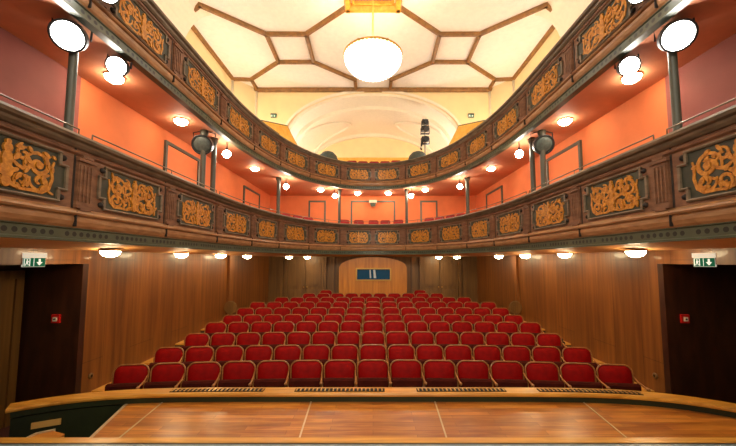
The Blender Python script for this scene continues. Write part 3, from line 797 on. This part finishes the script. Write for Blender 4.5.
# seats and ochre boards of the upper gallery
mb = MB(); rings = []
for s in srange(-s_at_y(9), s_at_y(9), .2):
    rings.append([P(s, 2.96, -.35), P(s, 2.96, -1.0), P(s, 3.24, -1.0), P(s, 3.24, -.35)])
mb.loft(rings); obj('floor_gallery_step_upper', mb, 'carpet', kind='structure')
for i, px in enumerate([-22, -10.5, 1.2, 12.5, 24]):
    s = s_ratio(px/327, -.7); p = P(s, 3.24, -.70)
    dup(ch, p, 0, 'red seat behind the middle of the upper balcony rail, %s from the left' % ORD[i], 'red seats in the upper gallery')
mb = MB(); mb.box(-2.1, 2.1, 14.3, 14.36, 2.96, 4.56)
o = obj('seating_board', mb, 'ochre', loc=(0, 14.33, 2.96)); tag(o, 'ochre wooden board behind the red seats of the upper gallery', 'board')
for sg in (-1, 1):
    t = thing('seating_screen', 'tapering ochre board above the upper balcony rail on the %s' % SIDE[sg], 'screen', tuple(P(sg*s_ratio(100/327), 2.96, -.25)), 'ochre side screens')
    s0, s1 = s_ratio(76/327, -.25), s_ratio(128/327, -.25)
    mb = MB(); tp = MB(); rings = []; tr = []
    for k in range(25):
        u = k/24; s = s0+(s1-s0)*u
        h = 3.86+(.62*min(1, u/.25) if u < .25 else .62*(1-(u-.25)/.75)**.85)
        rings.append([P(sg*s, 2.96, -.2), P(sg*s, h, -.2), P(sg*s, h, -.24), P(sg*s, 2.96, -.24)])
        tr.append(P(sg*s, h+.012, -.22))
    mb.loft(rings); obj('board', mb, 'ochre', t); tp.tube(tr, .022, 6); obj('edge_rail', tp, 'dark_wood', t)
    # brass uplighter behind the rail
    p = P(sg*s_ratio(126/327, -.5), 3.90, -.5)
    t = thing('brass_uplighter', 'brass uplighter standing behind the %s upper balcony rail' % SIDE[sg], 'lamp', (p.x, p.y, 2.96), 'brass uplighters')
    mb = MB(); mb.lathe([(.10, 0), (.10, .02), (.02, .05), (.015, .95), (.03, 1.0), (.07, 1.05), (.10, 1.12), (.09, 1.12), (.05, 1.06)], (p.x, p.y, 2.96), None, 16); obj('stem', mb, 'brass', t)
    mb = MB(); mb.lathe([(.02, 1.065), (.07, 1.09), (.078, 1.10), (.02, 1.115)], (p.x, p.y, 2.96), None, 14); obj('bulb', mb, 'uplight', t)
    # dark domes
    t = thing('domed_cover', 'dark grey domed cover behind the %s end of the upper middle rail' % SIDE[sg], 'cover', (sg*1.86, 13.15, 3.16), 'dark domed covers')
    mb = MB(); mb.lathe([(.42, 3.92), (.42, 4.10), (.36, 4.29), (.24, 4.42), (.09, 4.48), (.01, 4.485)], (sg*1.86, 13.25, 0), None, 20); obj('dome', mb, 'slate', t)
    mb = MB(); mb.lathe([(.30, 3.16), (.30, 3.2), (.08, 3.24), (.08, 3.7), (.3, 3.92)], (sg*1.86, 13.25, 0), None, 16); obj('pedestal', mb, 'black', t)

# stack of stage lights on a pole at the back right of the upper gallery
SX, SY = 2.02, 12.42
t = thing('lighting_stand', 'black stage lights stacked on a pole before the vaulted arch', 'stage light', (SX, SY, 2.96))
mb = MB(); mb.tube([(SX, SY, 2.96), (SX, SY, 5.44)], .022); mb.lathe([(.22, 0), (.22, .03), (.04, .06)], (SX, SY, 2.96), None, 14); obj('pole', mb, 'grey', t)
for z, w in ((5.28, .12), (5.00, .145), (4.60, .14)):
    mb = MB(); mb.box(SX-w, SX+w, SY-.16, SY+.02, z-.02, z+.15); mb.lathe([(w*.8, 0), (w*.85, .1), (w*.7, .16)], (SX, SY-.14, z+.05), (.1, -1, -.35), 14)
    f = obj('lamp_head', mb, 'black', t)
    mb = MB(); mb.box(SX-w*1.2, SX-w*1.08, SY-.1, SY-.04, z-.10, z+.1); mb.box(SX+w*1.08, SX+w*1.2, SY-.1, SY-.04, z-.10, z+.1); mb.box(SX-w*1.2, SX+w*1.2, SY-.1, SY+.03, z-.12, z-.09); obj('yoke', mb, 'black', f)
mb = MB(); mb.tube([(SX-.10, SY-.05, 4.55), (SX-.15, SY-.05, 4.42), (SX-.17, SY-.05, 4.3), (SX-.13, SY-.05, 4.25)], .035); obj('cable', mb, 'black', t)

# ------------------------------------------------------------------ upper room shell: walls, arch, vault, ceiling
ZC = 6.5; YB = 12.0; XW = 5.05
for sg, nm in ((-1, 'wall_left_upper'), (1, 'wall_right_upper')):
    mb = MB()
    a, b = sorted((sg*XW, sg*(XW+.12)))
    mb.box(a, b, .6, 11.25, 2.84, ZC)
    # canted corner
    mb.poly_prism([(sg*XW, 11.25, 2.96), (sg*4.41, YB, 2.96), (sg*4.41, YB, ZC), (sg*XW, 11.25, ZC)], (sg*.1, .1, 0))
    obj(nm, mb, 'cream', kind='structure')
    # corner pilaster strips
    mb = MB(); mb.tube([(sg*4.43, YB-.03, 2.96), (sg*4.43, YB-.03, ZC)], .05, 6); mb.tube([(sg*5.03, 11.25, 2.96), (sg*5.03, 11.25, ZC)], .05, 6)
    obj('trim_5' if sg < 0 else 'trim_6', mb, 'white', kind='structure')
    # cove springing from the wall to the ceiling over the side boxes
    mb = MB(); prof = []
    for k in range(13):
        a = PI/2*k/12
        prof.append((sg*(XW-.75*(1-math.cos(a))), ZC-1.15*(1-math.sin(a))))
    rings = [[(x, y, z) for x, z in prof]+[(sg*(XW), y, ZC)] for y in (1.0, 8.25)]
    mb.loft(rings); obj('wall_left_cove' if sg < 0 else 'wall_right_cove', mb, 'white', kind='structure')

# back wall with the elliptical arch
EA, EB, EZ = 3.32, 1.76, 4.60
def ell(x, a=EA, b=EB): return EZ+b*math.sqrt(max(0, 1-(x/a)**2))
mb = MB(); xs = [-EA*math.cos(PI*i/48) for i in range(49)]
for y in (YB, YB+.35):
    mb.quad((-4.6, y, 2.96), (-EA, y, 2.96), (-EA, y, ZC), (-4.6, y, ZC)); mb.quad((EA, y, 2.96), (4.6, y, 2.96), (4.6, y, ZC), (EA, y, ZC))
    for a, b in zip(xs, xs[1:]): mb.quad((a, y, ell(a)), (b, y, ell(b)), (b, y, ZC+.02), (a, y, ZC+.02))
for a, b in zip(xs, xs[1:]): mb.quad((a, YB, ell(a)), (b, YB, ell(b)), (b, YB+.35, ell(b)), (a, YB+.35, ell(a)))
for x in (-EA, EA): mb.quad((x, YB, 2.96), (x, YB+.35, 2.96), (x, YB+.35, EZ), (x, YB, EZ))
obj('wall_back_upper', mb, 'cream', kind='structure')
def arch_ring(mb, y0, y1, a0, b0, a1, b1, n=48):
    rings = []
    for i in range(n+1):
        t = PI*i/n; c, s = -math.cos(t), math.sin(t)
        rings.append([(a0*c, y0, EZ+b0*s), (a0*c, y1, EZ+b0*s), (a1*c, y1, EZ+b1*s), (a1*c, y0, EZ+b1*s)])
    mb.loft(rings)
mb = MB(); arch_ring(mb, YB-.06, YB, 3.33, 1.77, 3.42, 1.86); arch_ring(mb, YB+.05, YB+.30, 3.20, 1.66, 3.33, 1.77); obj('trim_7', mb, 'white', kind='structure')
# barrel vault behind
VA, VB, VY = 3.22, 1.68, 16.0
mb = MB(); rings = []
for y in (YB+.3, 13.2, 14.1, 15.0, VY):
    rings.append([(-VA*math.cos(PI*i/48), y, EZ+VB*math.sin(PI*i/48)) for i in range(49)])
mb.loft(rings, 0, False, False, True)
for sg in (-1, 1): mb.quad((sg*VA, YB+.3, 2.96), (sg*VA, VY, 2.96), (sg*VA, VY, EZ), (sg*VA, YB+.3, EZ))
obj('ceiling_vault', mb, 'white', kind='structure')
mb = MB()
mb.quad((-VA, VY, 2.96), (VA, VY, 2.96), (VA, VY, EZ), (-VA, VY, EZ))
xs2 = [-VA*math.cos(PI*i/48) for i in range(49)]
for a, b in zip(xs2, xs2[1:]): mb.quad((a, VY, EZ), (b, VY, EZ), (b, VY, EZ+VB*math.sqrt(max(0, 1-(b/VA)**2))), (a, VY, EZ+VB*math.sqrt(max(0, 1-(a/VA)**2))))
obj('wall_back_vault', mb, 'cream', kind='structure')
mb = MB(); arch_ring(mb, 12.95, 13.2, VA-.13, VB-.13, VA, VB); arch_ring(mb, 15.85, 16.0, VA-.14, VB-.14, VA, VB)
# lunette mouldings on both sides of the vault
for sg in (-1, 1):
    pts = []
    for k in range(25):
        u = k/24; y = 13.3+2.5*u; ang = .22+1.02*math.sin(PI*u)**.8
        pts.append((sg*(VA-.02)*math.cos(ang), y, EZ+(VB-.02)*math.sin(ang)))
    mb.tube(pts, .07, 6)
obj('trim_8', mb, 'white', kind='structure')

mb = MB(); mb.poly_prism([(-XW-.1, .6, ZC), (XW+.1, .6, ZC), (XW+.1, 11.25, ZC), (4.41, YB+.1, ZC), (-4.41, YB+.1, ZC), (-XW-.1, 11.25, ZC)], (0, 0, .15))
obj('ceiling', mb, 'ceil', kind='structure')
V = dict(A=(.64, 7.9), B=(1.92, 8.93), C=(1.95, 10.25), D=(.65, 11.30), E=(.65, YB), F=(3.07, 8.92), G=(3.10, 10.25), H=(4.38, 11.29), J=(4.41, YB), I=(5.02, 11.25), K=(4.40, 7.85), L=(5.02, 8.25), Q=(5.02, 7.25))
edges = ['AB', 'BC', 'CD', 'DE', 'BF', 'FG', 'GC', 'FK', 'GH', 'HI', 'HJ', 'IL', 'KL']
YC = 7.25
mb = MB()
def rib(mb, p, q, w=.12, h=.10):
    p, q = Vector(p+(0,)), Vector(q+(0,)); d = (q-p).normalized(); n = Vector((-d.y, d.x, 0)); p = p-d*w*.4; q = q+d*w*.4
    rings = []
    for r in (p, q):
        rings.append([r+n*(w*.5)+Vector((0, 0, ZC)), r+n*(w*.5)+Vector((0, 0, ZC-h*.55)), r+n*(w*.28)+Vector((0, 0, ZC-h)), r-n*(w*.28)+Vector((0, 0, ZC-h)), r-n*(w*.5)+Vector((0, 0, ZC-h*.55)), r-n*(w*.5)+Vector((0, 0, ZC))])
    mb.loft(rings)
for sg in (-1, 1):
    for fl in (0, 1):
        def m(k):
            x, y = V[k]; y = 2*YC-y if fl else y
            return (sg*x, y)
        for e in edges:
            p, q = m(e[0]), m(e[1])
            if min(p[1], q[1]) > 2.4: rib(mb, p, q)
rib(mb, (-.65, 11.3), (.65, 11.3)) if 0 else None
rib(mb, (-4.45, YB-.03), (4.45, YB-.03), .16, .14)
obj('trim_9', mb, 'rib', kind='structure')
# square frame with grille the chandelier hangs from
mb = MB()
for a, b in (((-.64, 7.9), (.64, 7.9)), ((-.64, 6.6), (.64, 6.6)), ((-.64, 6.6), (-.64, 7.9)), ((.64, 6.6), (.64, 7.9))): rib(mb, a, b, .16, .17)
for a, b in (((-.50, 7.75), (.50, 7.75)), ((-.5, 6.75), (.5, 6.75)), ((-.5, 6.75), (-.5, 7.75)), ((.5, 6.75), (.5, 7.75))): rib(mb, a, b, .07, .11)
fr = obj('trim_10', mb, 'ring', kind='structure')
mb = MB(); mb.box(-.48, .48, 6.77, 7.73, ZC-.02, ZC)
for k in range(12): mb.box(-.46+.08*k, -.44+.08*k, 6.77, 7.73, ZC-.035, ZC-.02)
obj('grille', mb, 'grey', fr)

# chandelier
CY, CZ, CA, CC = 7.25, 4.58, .69, .34
t = thing('crystal_chandelier', 'large glowing crystal bowl chandelier hanging from the ceiling centre', 'chandelier', (0, CY, CZ+CC))
mb = MB(); mb.lathe([(.018, CZ+.2), (.018, ZC-.1), (.10, ZC-.06), (.12, ZC-.02)], (0, CY, 0), None, 14); obj('rod', mb, 'ring', t)
mb = MB(); mb.lathe([(CA*.96, CZ+.09), (CA*1.0, CZ+.10), (CA*1.005, CZ+.125), (CA*.98, CZ+.14), (CA*.95, CZ+.12)], (0, CY, 0), None, 40)
for k in range(6):
    a = PI*k/3; mb.tube([(CA*.95*math.cos(a), CY+CA*.95*math.sin(a), CZ+.16), (.3*math.cos(a), CY+.3*math.sin(a), CZ+.36), (0, CY, CZ+.5)], .012, 6)
obj('crown_ring', mb, 'brass', t)
mb = MB(); mb.lathe([(CA*.93*math.cos(PI/2*k/12*.99), CZ+.12-(CC+.08)*math.sin(PI/2*k/12*.99)) for k in range(13)], (0, CY, 0), None, 40); bowl = obj('bowl', mb, 'crystal', t)
mb = MB()
for k in range(7):
    a = PI/2*(k+.3)/8; rr = CA*.95*math.cos(a); zz = CZ+.12-(CC+.09)*math.sin(a); n = max(8, int(2*PI*rr/.085))
    for j in range(n):
        b = 2*PI*(j+.5*(k % 2))/n
        mb.lathe([(.004, .034), (.024, .0), (.004, -.05)], (rr*math.cos(b), CY+rr*math.sin(b), zz), None, 5, smooth=False)
o = obj('crystal_drops', mb, 'crystal_b', t); o['kind'] = 'stuff'
# ------------------------------------------------------------------ lights: unseen fill spots behind the viewer, bodiless gallery fill, the chandelier's own light
def spot(loc, aim, energy, size, col, rad=.4):
    l = bpy.data.lights.new('stage_fill_spot', 'SPOT'); l.energy = energy; l.spot_size = math.radians(size); l.spot_blend = .8; l.color = col; l.shadow_soft_size = rad
    o = bpy.data.objects.new('stage_fill_spot', l); COL.objects.link(o); o.location = loc
    o.rotation_euler = (Vector(aim)-Vector(loc)).to_track_quat('-Z', 'Y').to_euler()
for x in (-2.2, 2.2):  # warm front fill added for the seats, balcony fronts and pit
    spot((x, -1.2, 3.0), (x*.3, 9.5, -1.6), 150, 75, (1, .86, .64), .8)
    spot((x, -1.2, 3.2), (-x*1.3, 9, 2.2), 760, 75, (1, .88, .70), .8)
spot((0, -1.0, 3.4), (0, 3.8, -1.8), 330, 80, (1, .86, .62), .9)
def point(loc, energy, col=(1, .94, .84), rad=.12, nm='gallery_fill_light'):
    l = bpy.data.lights.new(nm, 'POINT'); l.energy = energy; l.color = col; l.shadow_soft_size = rad
    o = bpy.data.objects.new(nm, l); COL.objects.link(o); o.location = loc
point((0, CY, CZ+.30), 26, (1, .95, .88), .3, 'chandelier_light')
for sg in (-1, 1):  # unseen lights without fittings, added to brighten the ceiling and vault
    for x, y, z, e in ((4.6, 4.5, 4.0, 34), (4.6, 7.0, 4.0, 38), (4.55, 9.6, 4.0, 46), (4.1, 11.3, 4.1, 24), (2.75, 12.75, 3.9, 52), (2.6, 14.9, 3.9, 26)):
        point((sg*x, y, z), e)

w = bpy.data.worlds.new('world'); scn.world = w; w.use_nodes = True
bg = w.node_tree.nodes['Background']; bg.inputs['Color'].default_value = (1, .84, .66, 1); bg.inputs['Strength'].default_value = .22

# ------------------------------------------------------------------ lift everything so the stalls floor is at z = 0
for o in list(scn.objects):
    if o.parent is None: o.location.z += EYE

# ------------------------------------------------------------------ camera
cam = bpy.data.cameras.new('camera'); co = bpy.data.objects.new('camera', cam); COL.objects.link(co)
F = 327.0; TH = math.radians(4.3)
cam.sensor_fit = 'HORIZONTAL'; cam.sensor_width = 36; cam.lens = F/736*36
cam.shift_x = -5/736; cam.shift_y = (260-F*math.tan(TH)-223)/736
cam.clip_start = .05; cam.clip_end = 100
co.location = (0, 0, EYE); co.rotation_euler = (PI/2+TH, 0, 0)
scn.camera = co
scn.view_settings.view_transform = 'Standard'; scn.view_settings.look = 'None'; scn.view_settings.gamma = 1
scn.view_settings.exposure = .6
scn.cycles.max_bounces = 8
scn.cycles.sample_clamp_indirect = 6
scn.cycles.use_denoising = True
